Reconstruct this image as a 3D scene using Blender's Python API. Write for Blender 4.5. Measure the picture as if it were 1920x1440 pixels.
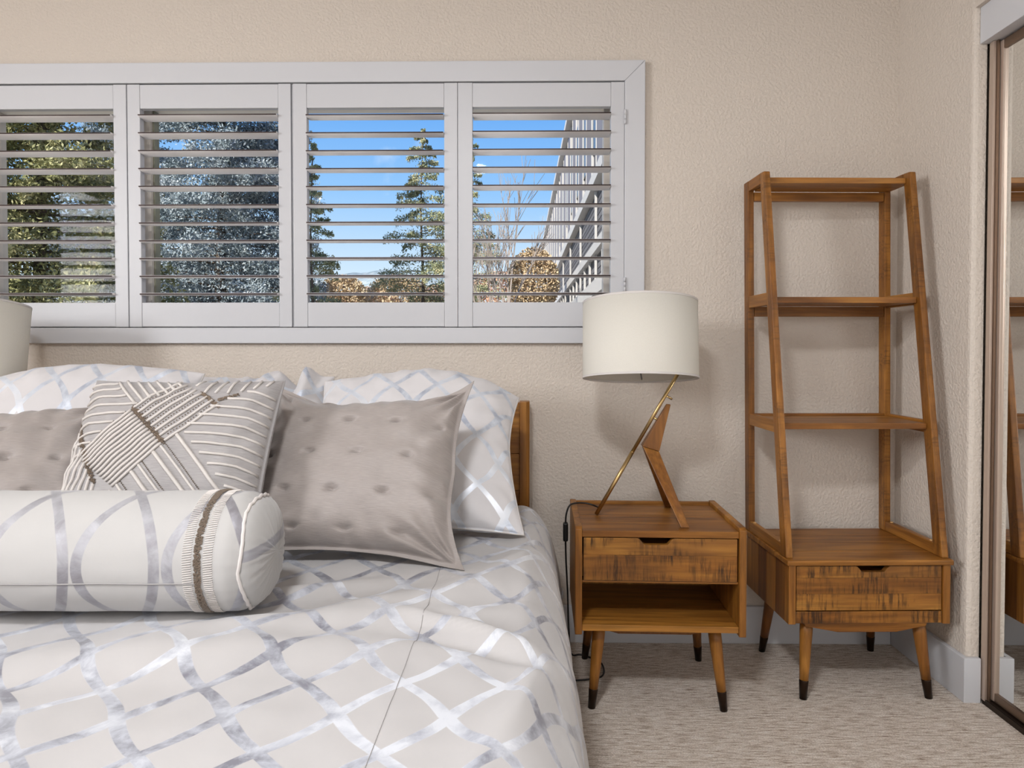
import bpy, bmesh, math, random
from mathutils import Vector, Matrix, noise as mnoise
random.seed(7)
for o in list(bpy.data.objects): bpy.data.objects.remove(o)
S = bpy.context.scene
COL = S.collection
PI = math.pi
R = math.radians

# ------------------------------------------------------------------ camera
cd = bpy.data.cameras.new('camera'); cam = bpy.data.objects.new('camera', cd); COL.objects.link(cam)
cd.sensor_width = 36; cd.lens = 24.0                       # 1280 px focal length on 1920
cam.location = (0, -2.416, 1.04)
cam.rotation_euler = (R(90-1.2), 0, R(0.79))
cd.shift_y = -(720-681.81)/1920
cd.clip_start = .02; cd.clip_end = 600
S.camera = cam
# ------------------------------------------------------------------ world, sun, lights, exposure
S.view_settings.view_transform = 'Standard'; S.view_settings.look = 'None'
S.view_settings.exposure = -0.08; S.view_settings.gamma = 1.0
W = bpy.data.worlds.new('world'); S.world = W; W.use_nodes = True
nt = W.node_tree; nt.nodes.clear()
def wn(t, **k):
    n = nt.nodes.new(t)
    for a, b in k.items(): setattr(n, a, b)
    return n
wo = wn('ShaderNodeOutputWorld'); bg = wn('ShaderNodeBackground'); tc = wn('ShaderNodeTexCoord')
sx = wn('ShaderNodeSeparateXYZ'); rp = wn('ShaderNodeValToRGB')
nt.links.new(tc.outputs['Generated'], sx.inputs[0]); nt.links.new(sx.outputs[2], rp.inputs[0])
rp.color_ramp.elements[0].position = 0.0; rp.color_ramp.elements[0].color = (.72, .80, .86, 1)
rp.color_ramp.elements[1].position = 0.7; rp.color_ramp.elements[1].color = (.07, .22, .66, 1)
for p, c in ((.074, (.66, .78, .86, 1)), (.158, (.44, .63, .85, 1)), (.22, (.27, .51, .85, 1)), (.32, (.15, .38, .80, 1))):
    e = rp.color_ramp.elements.new(p); e.color = c
cn = wn('ShaderNodeTexNoise'); cn.inputs['Scale'].default_value = 5.0; cn.inputs['Detail'].default_value = 6
cr = wn('ShaderNodeValToRGB'); cr.color_ramp.elements[0].position = .60; cr.color_ramp.elements[1].position = .74
cr.color_ramp.elements[0].color = (0, 0, 0, 1); cr.color_ramp.elements[1].color = (.8, .8, .8, 1)
mx = wn('ShaderNodeMix', data_type='RGBA'); mx.inputs[7].default_value = (1, 1, 1, 1)
nt.links.new(tc.outputs['Generated'], cn.inputs['Vector']); nt.links.new(cn.outputs[0], cr.inputs[0])
nt.links.new(cr.outputs[0], mx.inputs[0]); nt.links.new(rp.outputs[0], mx.inputs[6])
nt.links.new(mx.outputs[2], bg.inputs[0]); bg.inputs[1].default_value = 1.3
nt.links.new(bg.outputs[0], wo.inputs[0])

def light(name, typ, loc, rot, energy, color, **k):
    l = bpy.data.lights.new(name, typ); l.energy = energy; l.color = color
    for a, b in k.items(): setattr(l, a, b)
    o = bpy.data.objects.new(name, l); COL.objects.link(o); o.location = loc; o.rotation_euler = rot
    return o
light('sun', 'SUN', (0, 0, 20), (R(50), 0, R(-38)), 8.5, (1, .95, .86), angle=R(.6))
# unseen area lights, no openings built: key from left, added fill behind camera
light('left_key_light', 'AREA', (-3.54, -3.1, 1.85), (R(90), 0, R(-90)), 105, (.96, .97, 1.0), shape='RECTANGLE', size=1.0, size_y=.9)
light('rear_fill_light', 'AREA', (.3, -5.9, 1.5), (R(90), 0, 0), 22, (.86, .93, 1.0), shape='RECTANGLE', size=2.4, size_y=1.3)
# ceiling lamp (its fixture is built further down)
light('ceiling_lamp_light', 'AREA', (-.40, -2.45, 2.37), (0, 0, 0), 46, (.96, .975, 1.0), shape='DISK', size=.34)

# ------------------------------------------------------------------ materials
def lin(r, g, b):
    f = lambda c: (c/255/12.92 if c/255 <= .04045 else ((c/255+.055)/1.055)**2.4)
    return (f(r), f(g), f(b), 1)
class M:
    def __init__(s, name, rough=.6, metal=0., spec=.5):
        s.m = bpy.data.materials.new(name); s.m.use_nodes = True
        s.t = s.m.node_tree; s.b = s.t.nodes['Principled BSDF']
        s.b.inputs['Roughness'].default_value = rough; s.b.inputs['Metallic'].default_value = metal
        s.b.inputs['Specular IOR Level'].default_value = spec
    def n(s, t, **k):
        x = s.t.nodes.new(t)
        for a, b in k.items(): setattr(x, a, b)
        return x
    def l(s, a, b): s.t.links.new(a, b)
    def col(s, c): s.b.inputs['Base Color'].default_value = c; return s
    def coord(s, kind='Object', scale=(1, 1, 1), loc=None):
        c = s.n('ShaderNodeTexCoord'); mp = s.n('ShaderNodeMapping'); mp.inputs['Scale'].default_value = scale
        s.l(c.outputs[kind], mp.inputs[0])
        if loc is not None: s.l(loc, mp.inputs[1])
        return mp.outputs[0]
    def noise(s, vec, scale=5, detail=3, rough=.5, dist=0.):
        x = s.n('ShaderNodeTexNoise'); x.inputs['Scale'].default_value = scale; x.inputs['Detail'].default_value = detail
        x.inputs['Roughness'].default_value = rough; x.inputs['Distortion'].default_value = dist
        s.l(vec, x.inputs['Vector']); return x.outputs[0]
    def ramp(s, fac, stops, interp='LINEAR'):
        x = s.n('ShaderNodeValToRGB'); x.color_ramp.interpolation = interp; e = x.color_ramp.elements
        while len(e) < len(stops): e.new(.5)
        for i, (p, c) in enumerate(stops):
            e[i].position = p; e[i].color = c if isinstance(c, tuple) else (c, c, c, 1)
        s.l(fac, x.inputs[0]); return x.outputs[0]
    def mix(s, fac, a, b, mode='MIX'):
        x = s.n('ShaderNodeMix', data_type='RGBA', blend_type=mode)
        for i, v in ((0, fac), (6, a), (7, b)):
            if hasattr(v, 'links') or hasattr(v, 'is_linked'): s.l(v, x.inputs[i])
            else: x.inputs[i].default_value = v
        return x.outputs[2]
    def math(s, op, a, b=None, c=None):
        x = s.n('ShaderNodeMath', operation=op)
        for i, v in enumerate((a, b, c)):
            if v is None: continue
            if hasattr(v, 'is_linked'): s.l(v, x.inputs[i])
            else: x.inputs[i].default_value = v
        return x.outputs[0]
    def base(s, sock): s.l(sock, s.b.inputs['Base Color']); return s
    def bump(s, h, strength=.3, dist=.01):
        x = s.n('ShaderNodeBump'); x.inputs['Strength'].default_value = strength; x.inputs['Distance'].default_value = dist
        s.l(h, x.inputs['Height']); s.l(x.outputs[0], s.b.inputs['Normal']); return s

def flat(name, rgb, rough=.6, metal=0., spec=.5): return M(name, rough, metal, spec).col(lin(*rgb)).m

def mk_wall():
    m = M('textured_wall_paint', .75, spec=.25); v = m.coord()
    m.base(m.mix(m.noise(v, 1.3, 2), lin(208, 198, 187), lin(214, 204, 193)))
    h = m.ramp(m.noise(v, 105, 3, .5), [(.38, 0.), (.62, 1.)])
    return m.bump(h, .38, .004).m
def mk_carpet():
    m = M('streaked_carpet', .95, spec=.05); v = m.coord(scale=(22, 150, 30))
    a = m.noise(v, 1.0, 5, .7); b = m.noise(m.coord(scale=(220, 420, 200)), 1., 2)
    c = m.ramp(a, [(.32, lin(150, 132, 116)), (.46, lin(220, 206, 192)), (.58, lin(244, 235, 225)), (.8, lin(250, 246, 240))])
    c = m.mix(m.math('MULTIPLY', m.ramp(b, [(.35, 1.), (.6, 0.)]), .42), c, lin(128, 110, 95))
    m.base(c); return m.bump(m.math('ADD', b, a), .6, .008).m
def mk_wood(axis, name, tone=0, kerf=0.):
    m = M(name, .42, spec=.4)
    oi = m.n('ShaderNodeObjectInfo'); cx = m.n('ShaderNodeCombineXYZ')
    r = oi.outputs['Random']
    for i, k in enumerate((7.3, 3.1, 5.7)): m.l(m.math('MULTIPLY', r, k), cx.inputs[i])
    sc = [14, 14, 14]; sc[axis] = 1.5
    v = m.coord(scale=tuple(sc), loc=cx.outputs[0])
    g = m.noise(v, 1.0, 6, .62, .6)
    sc2 = [90, 90, 90]; sc2[axis] = 5
    f = m.noise(m.coord(scale=tuple(sc2), loc=cx.outputs[0]), 1., 3)
    c = m.ramp(g, [(.24, lin(82, 50, 17)), (.42, lin(145, 95, 38)), (.6, lin(180, 126, 56)), (.8, lin(204, 154, 78))])
    c = m.mix(m.ramp(f, [(.35, .45), (.6, 0.)]), c, lin(90, 56, 20))
    c = m.mix(.75, c, m.ramp(r, [(0., lin(190, 172, 150)), (.5, lin(232, 218, 200)), (1., lin(255, 250, 240))]), 'MULTIPLY')
    if tone: c = m.mix(tone, c, lin(84, 44, 20))
    if kerf:
        sk = [110, 110, 110]; ax2 = 2 if axis == 0 else 0
        sk[ax2] = 9
        k1 = m.noise(m.coord(scale=tuple(sk), loc=cx.outputs[0]), 1., 4, .7)
        k2 = m.noise(m.coord(scale=(9, 9, 14), loc=cx.outputs[0]), 1., 3)
        kk = m.math('MULTIPLY', m.ramp(k1, [(.47, 0.), (.60, 1.)]), m.ramp(k2, [(.42, 0.), (.60, 1.)]))
        c = m.mix(m.math('MULTIPLY', m.ramp(m.noise(m.coord(scale=(4, 4, 9), loc=cx.outputs[0]), 1., 2), [(.45, 0.), (.7, .7)]), kerf), c, lin(92, 56, 28))
        c = m.mix(m.math('MULTIPLY', kk, kerf), c, lin(44, 27, 14))
    m.base(c); m.bump(f, .12, .002); return m.m
WX, WY, WZ = (mk_wood(i, 'acacia_wood_grain_'+'xyz'[i]) for i in range(3))
WXK = mk_wood(0, 'acacia_wood_saw_marked', kerf=.85)
WZK = mk_wood(2, 'acacia_wood_post_marked', kerf=.45)
WYD = mk_wood(2, 'acacia_wood_side_dark', tone=.45)
WLAMP = mk_wood(2, 'walnut_lamp_wood', tone=.28)
WALL = mk_wall(); CARPET = mk_carpet()
TRIM = flat('white_trim_paint', (203, 204, 208), .45)
SHUT = flat('white_shutter_paint', (200, 201, 205), .4)
LOUV = flat('white_louver_daylit', (238, 234, 232), .4)  # same white as the shutters, lightened by daylight put into the colour
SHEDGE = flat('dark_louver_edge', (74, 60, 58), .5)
CEIL = flat('ceiling_paint', (220, 216, 211), .8)
BLACK = flat('black_plastic', (14, 14, 15), .4)
DARKTIP = M('dark_bronze_ferrule', .35, .8).col(lin(52, 38, 28)).m
BRASS = M('brushed_brass', .32, 1.).col(lin(196, 168, 118)).m
VINYL = flat('cream_vinyl_frame', (222, 213, 200), .5)
BRONZE = M('bronze_door_metal', .35, .85).col(lin(132, 112, 96)).m
CHAN = M('champagne_metal', .35, .6).col(lin(196, 178, 164)).m
DARKMET = M('dark_track_metal', .4, .8).col(lin(60, 50, 42)).m
MIRROR = M('silvered_mirror', .0, 1.).col((.86, .87, .86, 1)).m
def mk_glass():
    m = M('window_glass', .0); t = m.t; tr = m.n('ShaderNodeBsdfTransparent'); gl = m.n('ShaderNodeBsdfGlossy')
    gl.inputs['Roughness'].default_value = 0.02; mxs = m.n('ShaderNodeMixShader'); mxs.inputs[0].default_value = .004
    tr.inputs[0].default_value = (.97, .98, .98, 1)
    m.l(tr.outputs[0], mxs.inputs[1]); m.l(gl.outputs[0], mxs.inputs[2])
    m.l(mxs.outputs[0], t.nodes['Material Output'].inputs[0]); return m.m
GLASS = mk_glass()
def mk_shade():
    m = M('linen_lamp_shade', .9, spec=.1); v = m.coord(scale=(1, 1, 1))
    w = m.noise(m.coord(scale=(300, 300, 900)), 1., 2)
    m.base(m.mix(w, lin(226, 222, 212), lin(240, 237, 229)))
    m.bump(w, .15, .001)
    tl = m.n('ShaderNodeBsdfTranslucent'); tl.inputs[0].default_value = lin(236, 230, 216)
    ms = m.n('ShaderNodeMixShader'); ms.inputs[0].default_value = .25
    m.l(m.b.outputs[0], ms.inputs[1]); m.l(tl.outputs[0], ms.inputs[2]); m.l(ms.outputs[0], m.t.nodes['Material Output'].inputs[0])
    return m.m
SHADE = mk_shade()
def lattice(m, P, Q, width, wav=.10, ogee=False):
    """ribbons of an ogee lattice over the fabric's own UV (metres)"""
    uv = m.n('ShaderNodeTexCoord').outputs['UV']
    nz = m.n('ShaderNodeTexNoise'); nz.inputs['Scale'].default_value = 5; nz.inputs['Detail'].default_value = 1; m.l(uv, nz.inputs['Vector'])
    sep = m.n('ShaderNodeSeparateXYZ'); m.l(uv, sep.inputs[0])
    x = m.math('DIVIDE', sep.outputs[0], P); y = m.math('DIVIDE', sep.outputs[1], Q)
    w = m.math('MULTIPLY', m.math('SUBTRACT', nz.outputs[0], .5), 2.2*wav)
    sy = m.math('MULTIPLY', m.math('SINE', m.math('MULTIPLY', sep.outputs[1], 2*PI/Q)), wav)
    def fam(sgn):
        if ogee:
            a = m.math('ADD', x, m.math('MULTIPLY', m.math('COSINE', m.math('MULTIPLY', sep.outputs[1], PI/Q)), .43*sgn))
            return m.math('ABSOLUTE', m.math('SUBTRACT', m.math('FRACT', a), .5))
        a = m.math('ADD', x, y) if sgn > 0 else m.math('SUBTRACT', x, y)
        a = m.math('ADD', m.math('ADD', a, w if sgn > 0 else m.math('MULTIPLY', w, -1.)), m.math('MULTIPLY', sy, sgn))
        fr = m.math('ABSOLUTE', m.math('SUBTRACT', m.math('FRACT', a), .5))
        return fr
    half = width/P
    d = m.math('MINIMUM', fam(1), fam(-1))
    return uv, m.ramp(d, [(max(0, half*.92), 1.), (half*1.08, 0.)]), uv
def mk_lattice(name, base, c1, c2, P=.147, Q=.172, width=.012, wav=.10, ogee=False, c3=lin(228, 231, 237)):
    m = M(name, .8, spec=.2)
    uv, mask, _ = lattice(m, P, Q, width, wav, ogee)
    mp = m.n('ShaderNodeMapping'); mp.inputs['Scale'].default_value = (16, 16, 1); m.l(uv, mp.inputs[0])
    q = m.math('ADD', m.math('MULTIPLY', m.noise(mp.outputs[0], 1., 5, .65, .4), .55), m.math('MULTIPLY', m.noise(uv, 2.6, 1), .45))
    rib = m.ramp(q, [(.40, c1), (.5, c2), (.6, c3)])  # uneven satin sheen put into the ribbon colour by noise
    fine = m.noise(uv, 900, 2)
    bcol = m.mix(m.noise(uv, 3, 2), base, tuple(min(1, c*1.06) for c in base[:3])+(1,))
    m.base(m.mix(mask, bcol, rib))
    m.l(m.ramp(mask, [(0., .85), (1., .46)]), m.b.inputs['Roughness'])
    m.l(m.ramp(mask, [(0., 0.), (1., .35)]), m.b.inputs['Metallic'])
    m.b.inputs['Sheen Weight'].default_value = .25
    h = m.math('ADD', m.math('MULTIPLY', mask, .25), m.math('MULTIPLY', fine, .3))
    return m.bump(h, .22, .0012).m
DUVET = mk_lattice('lattice_duvet_cotton', lin(176, 173, 172), lin(134, 134, 144), lin(190, 193, 202), wav=.045)
SHAM = mk_lattice('lattice_sham_cotton', lin(204, 201, 202), lin(178, 184, 198), lin(214, 220, 230), .13, .16, .010, .05)
BOLST = mk_lattice('ogee_bolster_cotton', lin(176, 174, 172), lin(134, 131, 136), lin(156, 155, 160), .155, .30, .0095, ogee=True, c3=lin(178, 178, 183))
def mk_satin(name, base, alt, rough=.42):
    m = M(name, rough, .0, spec=.4); uv = m.n('ShaderNodeTexCoord').outputs['UV']
    mp = m.n('ShaderNodeMapping'); mp.inputs['Scale'].default_value = (40, 620, 1); m.l(uv, mp.inputs[0])
    s = m.noise(mp.outputs[0], 1., 3)
    m.base(m.mix(m.ramp(s, [(.3, 0.), (.7, 1.)]), base, alt)); m.b.inputs['Sheen Weight'].default_value = .3
    return m.bump(s, .35, .0015).m
QUILT = mk_satin('slub_satin_grey', lin(142, 134, 130), lin(158, 149, 144), .52)
CORDF = mk_satin('pleated_grey_satin', lin(142, 138, 138), lin(164, 160, 159), .5)
CORDM = flat('ivory_cord', (200, 194, 189), .6)
BEAD = M('bronze_seed_beads', .3, .75).col(lin(158, 146, 134)).m
PIPE = flat('piping_cotton', (206, 200, 196), .7)
ZIP = flat('grey_seam_thread', (150, 147, 146), .7)
MATT = flat('white_mattress_ticking', (228, 226, 222), .9)

# ------------------------------------------------------------------ mesh helpers
def tag(o, label=None, cat=None, group=None, kind=None):
    for k, v in (('label', label), ('category', cat), ('group', group), ('kind', kind)):
        if v: o[k] = v
    return o
def mesh_obj(name, verts, faces, mat, parent=None, smooth=False, uvs=None):
    me = bpy.data.meshes.new(name); me.from_pydata([tuple(v) for v in verts], [], faces); me.update()
    if mat: me.materials.append(mat)
    if smooth: me.polygons.foreach_set('use_smooth', [True]*len(me.polygons))
    if uvs is not None:
        l = me.uv_layers.new(name='UVMap'); vi = [0]*len(me.loops); me.loops.foreach_get('vertex_index', vi)
        flatuv = []
        for i in vi: flatuv += uvs[i]
        l.data.foreach_set('uv', flatuv)
    o = bpy.data.objects.new(name, me); COL.objects.link(o)
    if parent: o.parent = parent
    return o
def bm_obj(name, bm, mat, parent=None, smooth=False):
    me = bpy.data.meshes.new(name); bmesh.ops.recalc_face_normals(bm, faces=bm.faces); bm.to_mesh(me); bm.free()
    if mat: me.materials.append(mat)
    if smooth: me.polygons.foreach_set('use_smooth', [True]*len(me.polygons))
    o = bpy.data.objects.new(name, me); COL.objects.link(o)
    if parent: o.parent = parent
    return o
def hexa(bm, p, bev=0.):
    """p: 8 corners, bottom ring then top ring"""
    b = bmesh.new(); v = [b.verts.new(q) for q in p]
    for f in ((0, 3, 2, 1), (4, 5, 6, 7), (0, 1, 5, 4), (1, 2, 6, 5), (2, 3, 7, 6), (3, 0, 4, 7)): b.faces.new([v[i] for i in f])
    bmesh.ops.recalc_face_normals(b, faces=b.faces)
    if bev: bmesh.ops.bevel(b, geom=b.edges[:], offset=bev, segments=2, affect='EDGES', profile=.6)
    t = bpy.data.meshes.new('t'); b.to_mesh(t); b.free(); bm.from_mesh(t); bpy.data.meshes.remove(t)
    return bm
def bx(bm, x0, x1, y0, y1, z0, z1, bev=0.):
    return hexa(bm, [(x0, y0, z0), (x1, y0, z0), (x1, y1, z0), (x0, y1, z0), (x0, y0, z1), (x1, y0, z1), (x1, y1, z1), (x0, y1, z1)], bev)
def box(name, x0, x1, y0, y1, z0, z1, mat, parent=None, bev=.0):
    return bm_obj(name, bx(bmesh.new(), x0, x1, y0, y1, z0, z1, bev), mat, parent)
def hexo(name, p, mat, parent=None, bev=0.): return bm_obj(name, hexa(bmesh.new(), p, bev), mat, parent)
def prism(name, poly, axis, a0, a1, mat, parent=None, bev=0.):
    """extrude a 2-D polygon along axis (1: polygon in xz, 0: polygon in yz, 2: polygon in xy)"""
    f = {1: lambda p, a: (p[0], a, p[1]), 0: lambda p, a: (a, p[0], p[1]), 2: lambda p, a: (p[0], p[1], a)}[axis]
    bm = bmesh.new(); A = [bm.verts.new(f(p, a0)) for p in poly]; B = [bm.verts.new(f(p, a1)) for p in poly]; n = len(poly)
    bm.faces.new(A); bm.faces.new(B[::-1])
    for i in range(n): bm.faces.new((A[i], A[(i+1) % n], B[(i+1) % n], B[i]))
    bmesh.ops.recalc_face_normals(bm, faces=bm.faces)
    if bev: bmesh.ops.bevel(bm, geom=bm.edges[:], offset=bev, segments=2, affect='EDGES', profile=.6)
    return bm_obj(name, bm, mat, parent)
def tube_geo(pts, rad, seg=8, closed=False):
    pts = [Vector(p) for p in pts]; n = len(pts); V = []; Fs = []
    rads = rad if isinstance(rad, (list, tuple)) else [rad]*n
    up = None
    for i, p in enumerate(pts):
        a = pts[(i-1) % n] if (closed or i > 0) else p; c = pts[(i+1) % n] if (closed or i < n-1) else p
        t = (c-a).normalized()
        if up is None: up = Vector((0, 0, 1)) if abs(t.z) < .9 else Vector((1, 0, 0))
        s = t.cross(up).normalized(); up = s.cross(t).normalized()
        for k in range(seg):
            an = 2*PI*k/seg; V.append(p+(s*math.cos(an)+up*math.sin(an))*rads[i])
    m = n if closed else n-1
    for i in range(m):
        j = (i+1) % n
        for k in range(seg): Fs.append((i*seg+k, i*seg+(k+1) % seg, j*seg+(k+1) % seg, j*seg+k))
    if not closed: Fs += [tuple(range(seg))[::-1], tuple(range((n-1)*seg, n*seg))]
    return V, Fs
def tube(name, pts, rad, mat, parent=None, seg=8, closed=False):
    V, Fs = tube_geo(pts, rad, seg, closed); return mesh_obj(name, V, Fs, mat, parent, True)
def smooth_path(pts, n=8):
    pts = [Vector(p) for p in pts]; out = []
    for i in range(len(pts)-1):
        p0 = pts[max(i-1, 0)]; p1 = pts[i]; p2 = pts[i+1]; p3 = pts[min(i+2, len(pts)-1)]
        for k in range(n):
            t = k/n; out.append(.5*((2*p1)+(p2-p0)*t+(2*p0-5*p1+4*p2-p3)*t*t+(-p0+3*p1-3*p2+p3)*t**3))
    out.append(pts[-1]); return out
def empty(name, loc=(0, 0, 0), rz=0.):
    o = bpy.data.objects.new(name, None); COL.objects.link(o); o.location = loc; o.rotation_euler = (0, 0, rz); o.empty_display_size = .1
    return o
def copy_tree(o, parent=None):
    c = o.copy(); COL.objects.link(c); c.parent = parent
    for ch in list(o.children): copy_tree(ch, c)
    return c
def struct(o): o['kind'] = 'structure'; return o

# ------------------------------------------------------------------ room shell
XL, YF, ZC = -3.6, -6.0, 2.44                # left wall, front wall, ceiling
XR = 1.316                                     # right wall stub
CT, CB, CL, CR = 2.044, 1.061, -2.036, .430     # outer casing of the window
struct(box('floor', XL-.1, 2.1, YF-.1, .0, -.08, 0, CARPET))
struct(box('ceiling', XL-.1, 2.1, YF-.1, .16, ZC, ZC+.12, CEIL))
OT, OB, OL, OR = CT-.05, CB+.05, CL+.05, CR-.05   # opening
bm = bmesh.new()
bx(bm, XL-.1, OL, 0, .15, -.08, ZC); bx(bm, OR, 2.1, 0, .15, -.08, ZC)
bx(bm, OL, OR, 0, .15, -.08, OB); bx(bm, OL, OR, 0, .15, OT, ZC)
struct(bm_obj('wall_back', bm, WALL))
struct(box('wall_left', XL-.1, XL, YF, 0, 0, ZC, WALL))
struct(box('wall_front', XL-.1, 2.1, YF-.1, YF, 0, ZC, WALL))
# right wall: a short stub with a rounded corner, closet opening with mirror doors, header above
poly = [(XR, 0), (XR, -.385)] + [(XR+.012*(1-math.cos(a)), -.385-.012*math.sin(a)) for a in (R(30), R(60), R(90))] + [(1.352, -.397), (1.352, -.30), (1.50, -.30), (1.50, 0)]
struct(prism('wall_right', poly, 2, 0, ZC, WALL))
h = struct(box('wall_right_header', XR, 1.50, YF, -.3975, 2.03, ZC, WALL))
h.name = 'wall_right_upper'
struct(box('trim_1', 1.33, 1.47, -2.6, -.398, 1.925, 2.03, TRIM, None, .002))
struct(box('wall_right_rear', 1.40, 1.50, YF, -2.6, 0, 2.03, WALL))
struct(box('wall_closet', 2.0, 2.1, YF, 0, 0, ZC, WALL))
bh = .132
struct(box('baseboard_back', .05, 1.300, -.015, -.0005, 0, bh, TRIM, None, .003))
struct(box('baseboard_back_left', XL, -1.45, -.015, -.0005, 0, bh, TRIM, None, .003)).name = 'baseboard_left'
bb = struct(prism('baseboard_right', [(XR-.0005, -.0005), (XR-.0005, -.396-.0015), (1.350, -.3975), (1.350, -.412), (1.301, -.412), (1.301, -.0005)], 2, 0, bh, TRIM, None, .002))

# closet: jamb channel, mirror door, floor track
ch = empty('closet_channel', (1.36, -.41, 0)); ch['kind'] = 'structure'; ch.name = 'trim_2'
tz = 1.924
box('jamb_strip', -.0075, .0, -.014, .004, .012, tz, CHAN, ch, .001)
box('jamb_strip', .0005, .0065, -.020, .004, .012, tz, BRONZE, ch, .001)
md = empty('mirror_door', (1.372, -.43, 0)); tag(md, 'sliding mirrored closet door with thin bronze metal edge', 'mirror door')
box('mirror_pane', .002, .008, -1.03, -.012, .045, tz-.03, MIRROR, md)
for ya, yb in ((-.012, .006), (-1.05, -1.032)): box('door_stile', -.004, .014, ya, yb, .02, tz-.004, CHAN if ya > -.5 else BRONZE, md, .002)
box('door_rail', -.004, .014, -1.0315, -.0125, .02, .045, BRONZE, md, .002)
box('door_rail', -.004, .014, -1.0315, -.0125, tz-.03, tz-.004, BRONZE, md, .002)
m2 = copy_tree(md); m2.location = (1.40, -1.49, 0); tag(m2, 'second sliding mirrored closet door further from the wooden shelf', 'mirror door')
tr = empty('trim_3', (1.37, -.40, 0)); tr['kind'] = 'structure'
box('track_lip', -.016, -.012, -2.2, -.012, .0, .016, DARKMET, tr)
box('track_floor', -.012, .07, -2.2, -.012, .0, .008, BRONZE, tr)
box('track_lip', .022, .026, -2.2, -.012, .008, .014, DARKMET, tr)

# ceiling lamp fixture (above the picture)
cl = empty('ceiling_lamp', (-.40, -2.45, ZC)); tag(cl, 'round flush ceiling lamp above the bed', 'ceiling lamp')
def lathe(name, prof, mat, parent=None, seg=48, smooth=True):
    V = []; Fs = []; n = len(prof)
    for k in range(seg):
        a = 2*PI*k/seg
        for r, z in prof: V.append((r*math.cos(a), r*math.sin(a), z))
    for k in range(seg):
        j = (k+1) % seg
        for i in range(n-1): Fs.append((k*n+i, j*n+i, j*n+i+1, k*n+i+1))
    return mesh_obj(name, V, Fs, mat, parent, smooth)
lathe('canopy_ring', [(.20, -.001), (.20, -.06), (.185, -.06), (.185, -.001)], BRONZE, cl)

# ------------------------------------------------------------------ window
w1 = empty('window_1', ((OL+OR)/2, 0, 0)); w1['kind'] = 'structure'
wx = (OL+OR)/2
def wbox(name, x0, x1, y0, y1, z0, z1, mat, bev=.002): return box(name, x0-wx, x1-wx, y0, y1, z0, z1, mat, w1, bev)
cw = .071
def miter(name, p0, p1, p2, p3):       # casing board, outer edge p0-p1, inner p2-p3, with a small inner bead
    o = hexo(name, [(q[0]-wx, y, q[1]) for y in (-.022, -.001) for q in (p0, p1, p2, p3)], TRIM, w1, .003); return o
miter('casing_board', (CL, CT), (CR, CT), (CR-cw, CT-cw), (CL+cw, CT-cw))
miter('casing_board', (CL, CB), (CR, CB), (CR-cw, CB+.055), (CL+cw, CB+.055))
miter('casing_board', (CR, CB), (CR, CT), (CR-cw, CT-cw), (CR-cw, CB+.055))
miter('casing_board', (CL, CB), (CL, CT), (CL+cw, CT-cw), (CL+cw, CB+.055))
# jamb lining
wbox('jamb', OL, OR, .001, .149, OT-.012, OT-.0005, TRIM); wbox('jamb', OL, OR, .001, .149, OB+.0005, OB+.012, TRIM)
wbox('jamb', OR-.012, OR-.0005, .001, .149, OB+.0125, OT-.0125, TRIM); wbox('jamb', OL+.0005, OL+.012, .001, .149, OB+.0125, OT-.0125, TRIM)
# vinyl frame, mullions and panes
gy0, gy1 = .075, .125
fl, fr_, fb, ft = OL+.0125, OR-.0125, OB+.0125, OT-.0125
wbox('window_frame', fl, fr_, gy0, gy1, fb, fb+.035, VINYL); wbox('window_frame', fl, fr_, gy0, gy1, ft-.068, ft, VINYL)
wbox('window_frame', fr_-.07, fr_, gy0, gy1, fb+.0355, ft-.0685, VINYL); wbox('window_frame', fl, fl+.05, gy0, gy1, fb+.0355, ft-.0685, VINYL)
wbox('mullion', -1.43, -1.350, gy0-.01, gy1, fb+.0355, ft-.0685, VINYL)
wbox('mullion_bead', -1.3495, -1.343, gy0+.006, gy1-.01, fb+.0355, ft-.0685, flat('grey_glazing_bead', (150, 150, 130), .5))
for x0, x1 in ((fl+.0505, -1.4305), (-1.3425, fr_-.0705)):
    wbox('pane', x0, x1, .098, .102, fb+.0355, ft-.0685, GLASS, 0)

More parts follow.
